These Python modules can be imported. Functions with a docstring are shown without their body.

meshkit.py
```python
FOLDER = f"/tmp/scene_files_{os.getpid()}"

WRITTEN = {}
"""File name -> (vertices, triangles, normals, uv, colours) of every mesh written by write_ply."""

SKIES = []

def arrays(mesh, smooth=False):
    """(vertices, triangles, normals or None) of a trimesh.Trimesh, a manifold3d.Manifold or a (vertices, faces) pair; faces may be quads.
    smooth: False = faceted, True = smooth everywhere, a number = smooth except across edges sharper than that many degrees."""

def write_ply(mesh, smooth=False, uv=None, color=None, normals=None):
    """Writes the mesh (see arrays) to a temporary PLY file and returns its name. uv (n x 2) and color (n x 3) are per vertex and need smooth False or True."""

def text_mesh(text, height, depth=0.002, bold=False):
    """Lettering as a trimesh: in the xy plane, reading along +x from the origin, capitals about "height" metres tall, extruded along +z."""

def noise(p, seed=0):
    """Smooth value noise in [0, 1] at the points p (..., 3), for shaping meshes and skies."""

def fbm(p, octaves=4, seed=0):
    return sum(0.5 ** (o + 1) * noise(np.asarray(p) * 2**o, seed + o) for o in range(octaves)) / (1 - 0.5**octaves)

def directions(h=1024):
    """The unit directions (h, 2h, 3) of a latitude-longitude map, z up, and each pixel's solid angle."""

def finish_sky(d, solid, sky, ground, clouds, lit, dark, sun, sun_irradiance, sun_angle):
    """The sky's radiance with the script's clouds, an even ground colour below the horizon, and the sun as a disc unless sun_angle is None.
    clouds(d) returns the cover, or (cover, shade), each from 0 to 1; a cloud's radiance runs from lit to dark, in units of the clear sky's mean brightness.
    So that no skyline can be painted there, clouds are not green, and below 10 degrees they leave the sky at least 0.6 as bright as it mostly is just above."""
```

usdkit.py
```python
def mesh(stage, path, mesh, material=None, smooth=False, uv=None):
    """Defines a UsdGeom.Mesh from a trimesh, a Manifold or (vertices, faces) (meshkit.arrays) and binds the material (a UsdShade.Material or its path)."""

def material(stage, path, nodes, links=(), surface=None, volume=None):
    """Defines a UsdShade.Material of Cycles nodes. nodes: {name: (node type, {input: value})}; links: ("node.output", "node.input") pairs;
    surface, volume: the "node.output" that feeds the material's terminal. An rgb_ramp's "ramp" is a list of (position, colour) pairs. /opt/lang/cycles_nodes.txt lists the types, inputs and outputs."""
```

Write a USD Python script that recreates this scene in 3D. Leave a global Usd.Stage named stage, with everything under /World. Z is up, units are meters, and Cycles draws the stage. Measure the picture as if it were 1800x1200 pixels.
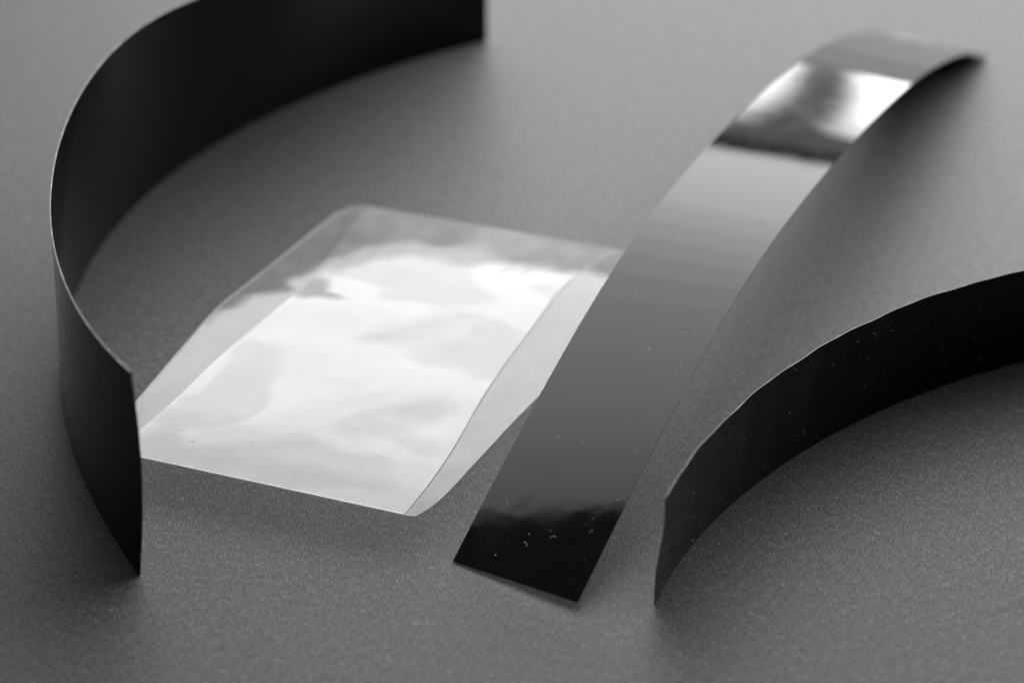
import math
import numpy as np
import usdkit
from meshkit import fbm
from scipy.interpolate import CubicSpline, PchipInterpolator, interp1d, splev, splprep
from scipy.optimize import least_squares
from pxr import Usd, UsdGeom, UsdLux, UsdShade, Gf, Sdf

stage = Usd.Stage.CreateInMemory()
UsdGeom.SetStageUpAxis(stage, 'Z')
UsdGeom.SetStageMetersPerUnit(stage, 1.0)
UsdGeom.Xform.Define(stage, '/World')
UsdGeom.Scope.Define(stage, '/World/Looks')

# ------------------------------------------------------------------ camera
PITCH, DIST, FOCAL = math.radians(37.0), 0.78, 100.0
CAM = np.array([0, -DIST * math.cos(PITCH), DIST * math.sin(PITCH)])
FWD = np.array([0, math.cos(PITCH), -math.sin(PITCH)])
UP = np.array([0, math.sin(PITCH), math.cos(PITCH)])
FPX = FOCAL / 36.0 * 1800
cam = UsdGeom.Camera.Define(stage, '/World/camera')
cam.CreateFocalLengthAttr(FOCAL)
cam.CreateHorizontalApertureAttr(36.0)
cam.CreateVerticalApertureAttr(24.0)
cam.CreateFStopAttr(6.3)
cam.CreateFocusDistanceAttr(0.722)
cam.CreateClippingRangeAttr(Gf.Vec2f(0.01, 50))
cam.CreateExposureAttr(0.0)
X = UsdGeom.Xformable(cam)
X.AddTranslateOp().Set(Gf.Vec3d(*CAM))
X.AddRotateXOp().Set(90 - math.degrees(PITCH))

# ------------------------------------------------------------------ lamps
CEIL = 0.42          # height of the overhead soft lights above the paper


def rect(name, centre, normal, w, h, power, up=(0, 0, 1)):
    """A rectangular lamp shining along its normal; w across, h along up."""
    n = np.array(normal, float); n /= np.linalg.norm(n)
    z = -n
    x = np.cross(up, z); x /= np.linalg.norm(x)
    y = np.cross(z, x)
    li = UsdLux.RectLight.Define(stage, '/World/' + name)
    li.CreateWidthAttr(w); li.CreateHeightAttr(h)
    li.CreateIntensityAttr(power)
    li.CreateColorAttr(Gf.Vec3f(1, 1, 1))
    m = np.eye(4); m[0, :3], m[1, :3], m[2, :3], m[3, :3] = x, y, z, centre
    UsdGeom.Xformable(li).AddTransformOp().Set(Gf.Matrix4d(m.tolist()))
    return li


def lit_wall(name, az0, az1, el0, el1, dist, power):
    """Vertical lamp at a distance behind the strips, given by the angles it covers seen from the arched strip."""
    ox, oy, oz = 0.10, 0.10, 0.03
    x0, x1 = ox + dist * math.tan(math.radians(az0)), ox + dist * math.tan(math.radians(az1))
    z0, z1 = oz + dist * math.tan(math.radians(el0)), oz + dist * math.tan(math.radians(el1))
    return rect(name, ((x0 + x1) / 2, oy + dist, (z0 + z1) / 2), (0, -1, 0), x1 - x0, z1 - z0, power)


WIN = 1.5
ROWS = np.linspace(7.3, 21.5, 8)
for k, (z0, z1) in enumerate(zip(ROWS[:-1], ROWS[1:])):
    c = (z0 + z1) / 2
    left, right = np.interp(c, [8, 15, 19, 22], [7.0, 5.9, 4.6, 3.2]), np.interp(c, [8, 15, 19, 22], [9.0, 8.4, 7.4, 6.2])
    power = np.interp(c, [8, 17, 21], [11, 11, 6])
    lit_wall('window_lamp_left_%03d' % k, -14, float(left), z0, z1, WIN, float(power))
    lit_wall('window_lamp_right_%03d' % k, float(right), 46, z0, z1, WIN, float(power))
lit_wall('window_surround_lamp', -40, 50, 7.3, 24.5, WIN + 0.06, 0.6)
lit_wall('window_sill_lamp', -40, 50, -1.2, 7.0, WIN + 0.06, 1.0)
# overhead soft light, brightest towards the windows
EDGE = [0.012, 0.024, 0.036, 0.048, 0.062, 0.078, 0.096, 0.118, 0.145, 0.18, 0.22, 0.265, 0.315, 0.37, 0.44, 0.52, 0.84]
POWER = PchipInterpolator([0.012, 0.05, 0.08, 0.135, 0.22, 0.33, 0.45, 0.6, 0.84], [1.55, 2.0, 2.5, 2.95, 3.5, 4.4, 5.1, 5.6, 5.7])
for k, (a, b) in enumerate(zip(EDGE[:-1], EDGE[1:])):
    rect('overhead_lamp_%03d' % k, (0.46, (a + b) / 2, CEIL), (0, 0, -1), 1.4, b - a, float(POWER((a + b) / 2)), up=(0, 1, 0))
dome = UsdLux.DomeLight.Define(stage, '/World/room_light')
dome.CreateIntensityAttr(0.03)
dome.CreateColorAttr(Gf.Vec3f(1, 1, 1))


# ------------------------------------------------------------------ helpers
def proj(P):
    d = np.asarray(P) - CAM
    z = d @ FWD
    return np.stack([900 + FPX * d[..., 0] / z, 600 - FPX * (d @ UP) / z], -1)


def at(px, z=0.0):
    """The point at height z whose picture lies at the photograph's pixel px."""
    px = np.asarray(px, float)
    d = FWD + ((px[..., 0] - 900) / FPX)[..., None] * np.array([1.0, 0, 0]) - ((px[..., 1] - 600) / FPX)[..., None] * UP
    t = (np.asarray(z) - CAM[2]) / d[..., 2]
    return CAM + d * t[..., None]


def tag(prim, label=None, category=None, group=None, kind=None):
    for k, v in (('label', label), ('category', category), ('group', group), ('kind', kind)):
        if v:
            prim.SetCustomDataByKey(k, v)
    return prim


def thing(name, label, category, group=None):
    return tag(UsdGeom.Xform.Define(stage, '/World/' + name).GetPrim(), label, category, group)


def mesh(path, v, f, mat, smooth=40, label=None, kind=None):
    m = usdkit.mesh(stage, path, (np.asarray(v, float), np.asarray(f, int)), mat, smooth=smooth)
    return tag(m.GetPrim(), label, kind=kind)


def grid_faces(n, m, off=0):
    i, j = np.meshgrid(np.arange(n - 1), np.arange(m - 1), indexing='ij')
    a = (i * m + j).ravel() + off
    return np.concatenate([np.stack([a, a + m, a + m + 1], 1), np.stack([a, a + m + 1, a + 1], 1)])


def slab(S, thick):
    """A closed thin sheet about the grid of points S (n, m, 3)."""
    n, m, _ = S.shape
    N = np.cross(np.gradient(S, axis=0), np.gradient(S, axis=1))
    N /= np.linalg.norm(N, axis=2, keepdims=True)
    A, B = (S + N * thick / 2).reshape(-1, 3), (S - N * thick / 2).reshape(-1, 3)
    k = n * m
    ring = np.concatenate([np.arange(m), np.arange(1, n) * m + m - 1, (n - 1) * m + np.arange(m - 2, -1, -1), np.arange(n - 2, 0, -1) * m])
    r2 = np.roll(ring, -1)
    f = np.concatenate([grid_faces(n, m), grid_faces(n, m, k)[:, ::-1], np.stack([ring, ring + k, r2 + k], 1), np.stack([ring, r2 + k, r2], 1)])
    v = np.concatenate([A, B])
    return v, f, N


def resample(pts, n, smooth=0):
    """n points evenly along a smooth curve through pts."""
    pts = np.asarray(pts, float)
    t = np.concatenate([[0], np.cumsum(np.linalg.norm(np.diff(pts, axis=0), axis=1))])
    if smooth:
        d = np.array(splev(np.linspace(0, 1, 800), splprep(pts.T, u=t / t[-1], s=smooth, k=4)[0])).T
    else:
        d = PchipInterpolator(t / t[-1], pts)(np.linspace(0, 1, 800))
    t = np.concatenate([[0], np.cumsum(np.linalg.norm(np.diff(d, axis=0), axis=1))])
    return interp1d(t / t[-1], d, axis=0)(np.linspace(0, 1, n))


# ------------------------------------------------------------------ materials
def mat(name, nodes, links, surface):
    return usdkit.material(stage, '/World/Looks/' + name, nodes, links, surface=surface)


paper_mat = mat('grey_paper', {
    'g': ('geometry', {}),
    'map': ('mapping', {'scale': (2500, 760, 1500), 'rotation': (0, 0, 0.1)}),
    'fib': ('noise_texture', {'scale': 1.0, 'detail': 2.0, 'roughness': 0.7, 'distortion': 0.6}),
    'mot': ('noise_texture', {'scale': 420.0, 'detail': 4.0, 'roughness': 0.7}),
    'add': ('math', {'math_type': 'multiply_add', 'value2': 0.75}),
    'sc': ('math', {'math_type': 'multiply', 'value2': 0.25}),
    'ramp': ('rgb_ramp', {'ramp': [(0.3, (0.028,) * 3), (0.45, (0.06,) * 3), (0.55, (0.095,) * 3), (0.63, (0.15,) * 3), (0.75, (0.26,) * 3)]}),
    'bump': ('bump', {'strength': 1.0, 'distance': 0.00012}),
    'p': ('principled_bsdf', {'roughness': 0.52, 'specular_ior_level': 0.3}),
}, [('g.position', 'map.vector'), ('map.vector', 'fib.vector'), ('g.position', 'mot.vector'), ('mot.fac', 'sc.value1'),
    ('fib.fac', 'add.value1'), ('sc.value', 'add.value3'), ('add.value', 'ramp.fac'), ('ramp.color', 'p.base_color'),
    ('add.value', 'bump.height'), ('bump.normal', 'p.normal')], 'p.BSDF')


def film(name, rough, warp, ior):
    return mat(name, {
        'g': ('geometry', {}),
        'n': ('noise_texture', {'scale': 70.0, 'detail': 1.0, 'roughness': 0.4}),
        'bump': ('bump', {'strength': 1.0, 'distance': warp}),
        's': ('noise_texture', {'scale': 160.0, 'detail': 4.0}),
        'r': ('map_range', {'from_min': 0.3, 'from_max': 0.75, 'to_min': rough * 0.7, 'to_max': rough * 1.5}),
        'p': ('principled_bsdf', {'base_color': (0.0008,) * 3, 'ior': ior}),
    }, [('g.position', 'n.vector'), ('n.fac', 'bump.height'), ('bump.normal', 'p.normal'), ('g.position', 's.vector'), ('s.fac', 'r.value'), ('r.result', 'p.roughness')], 'p.BSDF')


film_mat = film('glossy_black_film', 0.06, 0.000012, 1.5)
dull_mat = film('black_film', 0.12, 0.00004, 1.34)
edge_mat = mat('cut_film_edge', {
    'g': ('geometry', {}), 'n': ('noise_texture', {'scale': 260.0, 'detail': 4.0, 'roughness': 0.7}),
    'r': ('rgb_ramp', {'ramp': [(0.35, (0.01,) * 3), (0.52, (0.05,) * 3), (0.68, (0.22,) * 3)]}),
    'p': ('principled_bsdf', {'roughness': 0.28})}, [('g.position', 'n.vector'), ('n.fac', 'r.fac'), ('r.color', 'p.base_color')], 'p.BSDF')
dust_mat = mat('pale_dust', {'p': ('principled_bsdf', {'base_color': (0.5,) * 3, 'roughness': 0.9})}, [], 'p.BSDF')


def clear(name, ior, haze, cling=0.0):
    """Thin clear plastic; cling: how far the reflection drops where the sheet sticks to the one below it."""
    return mat(name, {
        'side': ('geometry', {}),
        'ior': ('map_range', {'from_min': 0.0, 'from_max': 1.0, 'to_min': ior, 'to_max': 1 / ior}),   # the same sheet seen from either side
        'f': ('fresnel', {}),
        'place': ('mapping', {'scale': (30, 44, 0), 'rotation': (0, 0, 0.5)}),
        'patch': ('noise_texture', {'scale': 1.0, 'detail': 1.5, 'roughness': 0.35, 'distortion': 0.7}),
        'keep': ('map_range', {'range_type': 'smoothstep', 'from_min': 0.47, 'from_max': 0.56, 'to_min': 1.0, 'to_max': 1.0 - cling, 'clamp': True}),
        'ff': ('math', {'math_type': 'multiply'}),
        'smear': ('noise_texture', {'scale': 140.0, 'detail': 5.0, 'roughness': 0.65}),
        'hz': ('map_range', {'from_min': 0.3, 'from_max': 0.75, 'to_min': haze * 0.75, 'to_max': haze * 1.4}),
        't': ('transparent_bsdf', {'color': (0.95,) * 3}),
        'g': ('glossy_bsdf', {'color': (0.97,) * 3, 'roughness': 0.06, 'distribution': 'ggx'}),
        'd': ('diffuse_bsdf', {'color': (0.8,) * 3}),
        'td': ('mix_closure', {}),
        'm': ('mix_closure', {}),
    }, [('side.backfacing', 'ior.value'), ('ior.result', 'f.IOR'), ('side.position', 'place.vector'), ('place.vector', 'patch.vector'),
        ('patch.fac', 'keep.value'), ('f.fac', 'ff.value1'), ('keep.result', 'ff.value2'), ('side.position', 'smear.vector'), ('smear.fac', 'hz.value'),
        ('hz.result', 'td.fac'), ('t.BSDF', 'td.closure1'), ('d.BSDF', 'td.closure2'), ('td.closure', 'm.closure1'),
        ('g.BSDF', 'm.closure2'), ('ff.value', 'm.fac')], 'm.closure')


clear_mat = clear('clear_plastic', 1.52, 0.12)
cling_mat = clear('clinging_clear_plastic', 1.52, 0.11, 0.33)
weld_mat = mat('welded_plastic_edge', {'t': ('transparent_bsdf', {}), 'p': ('principled_bsdf', {'base_color': (0.8,) * 3, 'roughness': 0.25}), 'm': ('mix_closure', {'fac': 0.55})},
               [('t.BSDF', 'm.closure1'), ('p.BSDF', 'm.closure2')], 'm.closure')
fold_mat = clear('folded_plastic', 1.6, 0.5)

# ------------------------------------------------------------------ the paper
g = np.linspace(-1, 1, 61)
PX, PY = np.meshgrid(g * 0.75, g * 0.9 + 0.25, indexing='ij')
P = np.stack([PX, PY, np.zeros_like(PX)], -1)
mesh('/World/paper_surface', P.reshape(-1, 3), grid_faces(61, 61), paper_mat, smooth=40, kind='structure')


# ------------------------------------------------------------------ black strips
def standing(bottom, top, width, n=160, m=15, bow=None, far_upright=True):
    """A band standing on its edge: bottom and top are its two edges in the photograph's pixels; the lean follows from them."""
    Bp = resample(at(bottom)[:, :2], n, 4e-6)
    Bp = np.column_stack([Bp, np.zeros(n)])
    T = np.gradient(Bp, axis=0); T /= np.linalg.norm(T, axis=1, keepdims=True)
    Nn = np.stack([T[:, 1], -T[:, 0], np.zeros(n)], 1)
    tp = resample(top, 600, 30)
    k = np.linspace(0, 1, 8)
    s = np.linspace(0, 1, n)

    def tops(q):
        lean = CubicSpline(k, q)(s)
        return Bp + width * (np.cos(lean)[:, None] * np.array([0, 0, 1]) + np.sin(lean)[:, None] * Nn)

    def res(q):
        pt = proj(tops(q))
        seen = pt[(pt[:, 1] > 5) & (pt[:, 0] < 1795)]
        d = np.linalg.norm(tp[:, None] - seen[None], axis=2).min(1)
        return np.concatenate([d, 3 * (pt[0] - tp[0]), 90 * np.diff(q, 2), 10 * q])
    q = least_squares(res, np.zeros(8), max_nfev=40).x
    Tp = tops(q)
    if far_upright:
        fade = np.clip((1 - s) / 0.3, 0, 1)[:, None]
        fade = fade * fade * (3 - 2 * fade)
        Tp = fade * Tp + (1 - fade) * (Bp + [0, 0, width])
    v = np.linspace(0, 1, m)
    S = Bp[:, None] * (1 - v)[None, :, None] + Tp[:, None] * v[None, :, None]
    if bow is not None:
        S = S + bow(s[:, None], v[None])[..., None] * Nn[:, None]
    return S


def arched(n=300, m=27):
    x0, y0, z0, az, Ln, tw0, tw1, t0 = [0.00067, -0.09958, 0.00106, 0.48106, 0.30305, 0.04468, 0.00684, 0.42219]
    lg = [-2.86813, -2.01102, -1.48463, -2.22069, -2.73561, -2.07347, -2.16167, -1.58848]
    K = np.array([0, .15, .3, .45, .6, .7, .8, .9, 1.])
    s = np.linspace(0, 1, n)
    th = PchipInterpolator(K, np.concatenate([[t0], t0 - np.cumsum(np.exp(lg))]))(s)
    h = np.concatenate([[0], np.cumsum(np.cos(th))[:-1]]) * Ln / n
    z = z0 + np.concatenate([[0], np.cumsum(np.sin(th))[:-1]]) * Ln / n
    dr, rt, up = np.array([math.sin(az), math.cos(az), 0]), np.array([math.cos(az), -math.sin(az), 0]), np.array([0, 0, 1.0])
    c = np.array([x0, y0, 0]) + h[:, None] * dr + z[:, None] * up
    roll = tw0 + tw1 * s
    nrm = -np.sin(th)[:, None] * dr + np.cos(th)[:, None] * up
    w = np.cos(roll)[:, None] * rt + np.sin(roll)[:, None] * nrm
    v = np.linspace(-1, 1, m)
    S = c[:, None] + v[None, :, None] * 0.0175 * w[:, None]
    wave = fbm(np.concatenate([(S * 105).reshape(-1, 3)])).reshape(n, m) * np.exp(-(s / 0.16) ** 2)[:, None]
    S = S + 0.00009 * wave[..., None] * nrm[:, None]
    S[..., 2] = np.maximum(S[..., 2], 0.0002)
    return S


def add_strip(name, label, S, thick, film_of):
    v, f, N = slab(S, thick)
    n, m, _ = S.shape
    main, rim = f[:2 * len(grid_faces(n, m))], f[2 * len(grid_faces(n, m)):]
    thing(name, label, 'film strip')
    mesh(f'/World/{name}/film_band', v, main, film_of)
    used = np.unique(rim)
    look = np.full(len(v), -1); look[used] = np.arange(len(used))
    mesh(f'/World/{name}/cut_edge', v[used], look[rim], edge_mat, smooth=50)
    return N


def add_dust(path, S, N, side, count, seed, area, fibres, lift=0.0002):
    """Specks of dust as one uncountable part, the larger bits of lint each a part of its own."""
    r = np.random.default_rng(seed)
    n, m, _ = S.shape
    V, F = [], []
    octa = np.array([[1, 0, 0], [-1, 0, 0], [0, 1, 0], [0, -1, 0], [0, 0, .6], [0, 0, -.6]], float)
    of = np.array([[0, 2, 4], [2, 1, 4], [1, 3, 4], [3, 0, 4], [2, 0, 5], [1, 2, 5], [3, 1, 5], [0, 3, 5]])

    def spot(a, b):
        i, j = a * (n - 1), b * (m - 1)
        i0, j0 = min(int(i), n - 2), min(int(j), m - 2)
        fi, fj = i - i0, j - j0
        p = (S[i0, j0] * (1 - fi) + S[i0 + 1, j0] * fi) * (1 - fj) + (S[i0, j0 + 1] * (1 - fi) + S[i0 + 1, j0 + 1] * fi) * fj
        return p + N[i0, j0] * side * lift
    for k in range(count):
        p = spot(r.uniform(area[0], area[1]), r.uniform(area[2], area[3]))
        s = 0.000045 * math.exp(r.normal(0, 0.75))
        V.append(octa * s * r.uniform(0.6, 1.6, 3) + p)
        F.append(of + 6 * k)
    mesh(path + '/dust', np.concatenate(V), np.concatenate(F), dust_mat, smooth=False, kind='stuff')
    hairs = [(r.uniform(area[0] + 0.02, area[1]), r.uniform(area[2] + 0.04, area[3] - 0.04), r.uniform(0.0006, 0.0022), r.uniform(0, 3.1), r.normal(0, 1.6)) for k in range(len(fibres) + 3)]
    for k, (a, b, ln, ang, curl) in enumerate(list(fibres) + hairs):
        t = np.linspace(-0.5, 0.5, 9)
        du, dv = np.linalg.norm(S[1:, 0] - S[:-1, 0], axis=1).sum(), np.linalg.norm(S[0, 1:] - S[0, :-1], axis=1).sum()
        hd = ang + curl * t
        x, y = np.cumsum(np.cos(hd)) / 9 * ln, np.cumsum(np.sin(hd)) / 9 * ln
        C = np.array([spot(np.clip(a + xx / du, 0, 1), np.clip(b + yy / dv, 0, 1)) for xx, yy in zip(x, y)])
        ring, rad = [], (0.00005 if k < len(fibres) else 0.00003)
        T = np.gradient(C, axis=0); T /= np.linalg.norm(T, axis=1, keepdims=True)
        A = np.cross(T, N[int(a * (n - 1)), int(b * (m - 1))]); A /= np.linalg.norm(A, axis=1, keepdims=True)
        B = np.cross(T, A)
        ring = np.stack([C + rad * (math.cos(q) * A + math.sin(q) * B) for q in (0, 2.094, 4.189)], 1)
        fc = [[i * 3 + j, i * 3 + (j + 1) % 3, i * 3 + 3 + (j + 1) % 3] for i in range(8) for j in range(3)] + [[i * 3 + j, i * 3 + 3 + (j + 1) % 3, i * 3 + 3 + j] for i in range(8) for j in range(3)]
        mesh(path + '/lint_fibre' + ('_%03d' % k if k else ''), ring.reshape(-1, 3), fc, dust_mat, smooth=False)


# the wide strip standing in a big curve at the left
S = standing([(245, 1012), (180, 905), (130, 790), (110, 690), (107, 620), (118, 545), (145, 490), (172, 440), (220, 375), (300, 305), (400, 243), (560, 167), (700, 112), (858, 72)],
             [(240, 672), (182, 602), (125, 530), (97, 430), (90, 330), (108, 235), (155, 145), (225, 65), (335, 0)], 0.0625, n=200, m=21,
             bow=lambda s, v: 0.0016 * np.sin(math.pi * v) * np.exp(-s / 0.10) + 0 * s)
N = add_strip('wide_film_strip', 'wide glossy black strip standing on edge in a big curve left of the clear sleeve', S, 0.0004, dull_mat)
add_dust('/World/wide_film_strip', S, N, -1, 80, 3, (0.01, 0.3, 0.05, 0.97), [(0.04, 0.14, 0.0026, 1.4, 0.6)])

# the narrow strip lying arched over the paper
S = arched()
N = add_strip('narrow_film_strip', 'narrow glossy black strip arched over the paper with bright window reflections near its far end', S, 0.00025, film_mat)
add_dust('/World/narrow_film_strip', S, N, -1, 150, 5, (0.01, 0.42, 0.05, 0.97),
         [(0.27, 0.70, 0.0042, 1.2, 0.5), (0.235, 0.86, 0.0022, 2.6, 3.0), (0.285, 0.90, 0.0016, 0.5, 1.0), (0.045, 0.60, 0.0020, 0.9, 2.2), (0.035, 0.42, 0.0022, 2.2, 2.4), (0.06, 0.85, 0.0014, 0.4, 1.5), (0.095, 0.92, 0.0012, 0.7, 1.0), (0.40, 0.12, 0.0018, 0.1, 1.0)])

# the narrow strip standing on edge at the right
S = standing([(1152, 1062), (1182, 1003), (1252, 915), (1330, 850), (1450, 772), (1600, 700), (1700, 662), (1800, 635), (2000, 596), (2200, 575)],
             [(1165, 885), (1200, 822), (1292, 722), (1420, 622), (1560, 550), (1700, 500), (1800, 475)], 0.0345, n=160, m=17,
             bow=lambda s, v: -0.00045 * np.sin(2 * math.pi * v) * np.exp(-s / 0.08) + 0.00016 * v * (np.sin(47 * s) + 0.6 * np.sin(103 * s + 1)))
N = add_strip('narrow_film_strip_001', 'narrow black strip standing on edge and curving out of the right side', S, 0.00025, dull_mat)
add_dust('/World/narrow_film_strip_001', S, N, 1, 230, 8, (0.01, 0.62, 0.05, 0.97),
         [(0.10, 0.55, 0.0022, 2.2, 0.5), (0.17, 0.80, 0.0024, 1.3, 0.8), (0.155, 0.82, 0.0016, 0.6, 0.9), (0.085, 0.20, 0.0028, 1.4, 1.0), (0.06, 0.36, 0.0012, 1.0, 2.5), (0.30, 0.50, 0.0018, 1.7, 2.5), (0.37, 0.72, 0.0018, 1.2, 1.0), (0.03, 0.12, 0.0022, 1.4, 1.2), (0.44, 0.84, 0.0018, 2.3, 0.6)])


# ------------------------------------------------------------------ clear sleeve
lines = [  # left edge, seam, edge of the front sheet, lip: near to far, in the photograph's pixels
    [(164, 786), (245, 699), (295, 641), (327, 604), (385, 540), (437, 498), (517, 435), (569, 393), (596, 374), (618, 365)],
    [(203, 795), (251, 752), (306, 704), (385, 628), (464, 562), (543, 493), (590, 435), (625, 390), (641, 363)],
    [(709, 905), (754, 849), (807, 770), (841, 709), (886, 641), (939, 570), (981, 514), (1018, 480), (1044, 464), (1090, 441)],
    [(730, 907), (759, 889), (833, 815), (902, 741), (952, 690), (1020, 612), (1074, 540), (1112, 480), (1118, 446)]]
U = [0.0, 0.1, 0.86, 1.0]
zv = PchipInterpolator([0, .1, .3, .6, .8, .88, .94, 1.0], [.0080, .0085, .0084, .0077, .0069, .00645, .0059, .0052])
NU, NV = 121, 161
v = np.linspace(0, 1, NV)
ctrl = np.stack([resample(np.array(l, float) * [1, 1 / 0.62], NV) * [1, 0.62] for l in lines])


O = at([203, 795], 0.007)[:2]
EU, EV = at([709, 905], 0.007)[:2] - O, at([641, 363], 0.007)[:2] - O      # across and along the sleeve


def sheet(us, lower, seed, amp, dents=()):
    px = interp1d(U, ctrl, axis=0)(us)
    uu, vv = us[:, None], v[None]
    flat = at(px, 0.007)[..., :2]
    e = np.linalg.solve(np.stack([EU, EV], 1), (flat - O).reshape(-1, 2).T)[1].reshape(px.shape[:2])
    z = zv(np.clip(e, 0, 1)) - 0.0117 * np.clip(e - 1, 0, None)
    q = np.stack([uu * 3.1 + 0 * vv, vv * 4.0 + 0 * uu, np.full(px.shape[:2], seed)], -1).reshape(-1, 3)
    edge = np.clip(np.minimum(vv, 1 - vv) / 0.2, 0, 1) + 0 * uu
    edge = edge * edge * (3 - 2 * edge)
    z = z + amp * fbm(q).reshape(px.shape[:2]) * edge
    z = z + 0.00003 * np.sin(34 * e + 5 * uu) * np.exp(-(uu / 0.13) ** 2) * edge
    for cu, ce, su, se, h in dents:
        z = z + h * np.exp(-((uu - cu) / su) ** 2 - ((e - ce) / se) ** 2) * edge
    z = z - 0.0003 * np.exp(-((uu - 0.36) / 0.06) ** 2 - ((e - 0.99) / 0.07) ** 2)
    inner = np.clip((uu - U[1]) / (U[2] - U[1]), 0, 1)
    z = z - lower * np.sin(math.pi * inner) ** 1.4 * np.sin(math.pi * vv)
    return at(px, z)


thing('clear_sleeve', 'clear plastic sleeve lying on the paper between the wide curved strip and the arched strip', 'plastic sleeve')
B = sheet(np.linspace(0, 1, NU), 0.0009, 1.7, 0.0007)
mesh('/World/clear_sleeve/back_sheet', B.reshape(-1, 3), grid_faces(*B.shape[:2]), clear_mat, smooth=60)
Fr = sheet(np.linspace(U[1], U[2], NU), -0.0007, 5.3, 0.0009,
           [(0.6, 0.52, 0.2, 0.06, -0.0004), (0.76, 0.3, 0.1, 0.06, -0.0004), (0.25, 0.62, 0.2, 0.05, 0.0003), (0.35, 0.2, 0.2, 0.08, 0.0003)])
Fr = Fr + np.array([0, 0, 0.0001])
mesh('/World/clear_sleeve/front_sheet', Fr.reshape(-1, 3), grid_faces(*Fr.shape[:2]), cling_mat, smooth=60)


def bead(path, C, rad, m):
    C = np.asarray(C)
    T = np.gradient(C, axis=0); T /= np.linalg.norm(T, axis=1, keepdims=True)
    A = np.cross(T, [0, 0, 1.0]); A /= np.linalg.norm(A, axis=1, keepdims=True)
    Bn = np.cross(T, A)
    R = np.stack([C + rad * (math.cos(q) * A + math.sin(q) * Bn) for q in np.linspace(0, 2 * math.pi, 9)], 1)
    mesh(path, R.reshape(-1, 3), grid_faces(len(C), 9), m, smooth=80)


bead('/World/clear_sleeve/folded_edge', B[: int(NU * 0.87), 0] + [0, 0, 0.0002], 0.0003, fold_mat)
bead('/World/clear_sleeve/front_edge', Fr[-1] + [0, 0, 0.00012], 0.0001, weld_mat)
bead('/World/clear_sleeve/side_edge', B[0] + [0, 0, 0.0001], 0.00012, weld_mat)
bead('/World/clear_sleeve/lip_edge', B[-1] + [0, 0, 0.0001], 0.00009, weld_mat)
bead('/World/clear_sleeve/far_edge', B[:, -1] + [0, 0, 0.0001], 0.00014, weld_mat)
NF = np.cross(np.gradient(Fr, axis=0), np.gradient(Fr, axis=1))
NF /= np.linalg.norm(NF, axis=2, keepdims=True)
add_dust('/World/clear_sleeve', Fr, NF, 1, 45, 12, (0.03, 0.97, 0.02, 0.6), [(0.93, 0.36, 0.0034, 1.9, 1.5), (0.80, 0.20, 0.0012, 2.2, 1.0), (0.10, 0.12, 0.0018, 0.3, 1.2), (0.17, 0.09, 0.0020, 0.1, 0.6), (0.45, 0.55, 0.0040, 1.3, 0.8)])
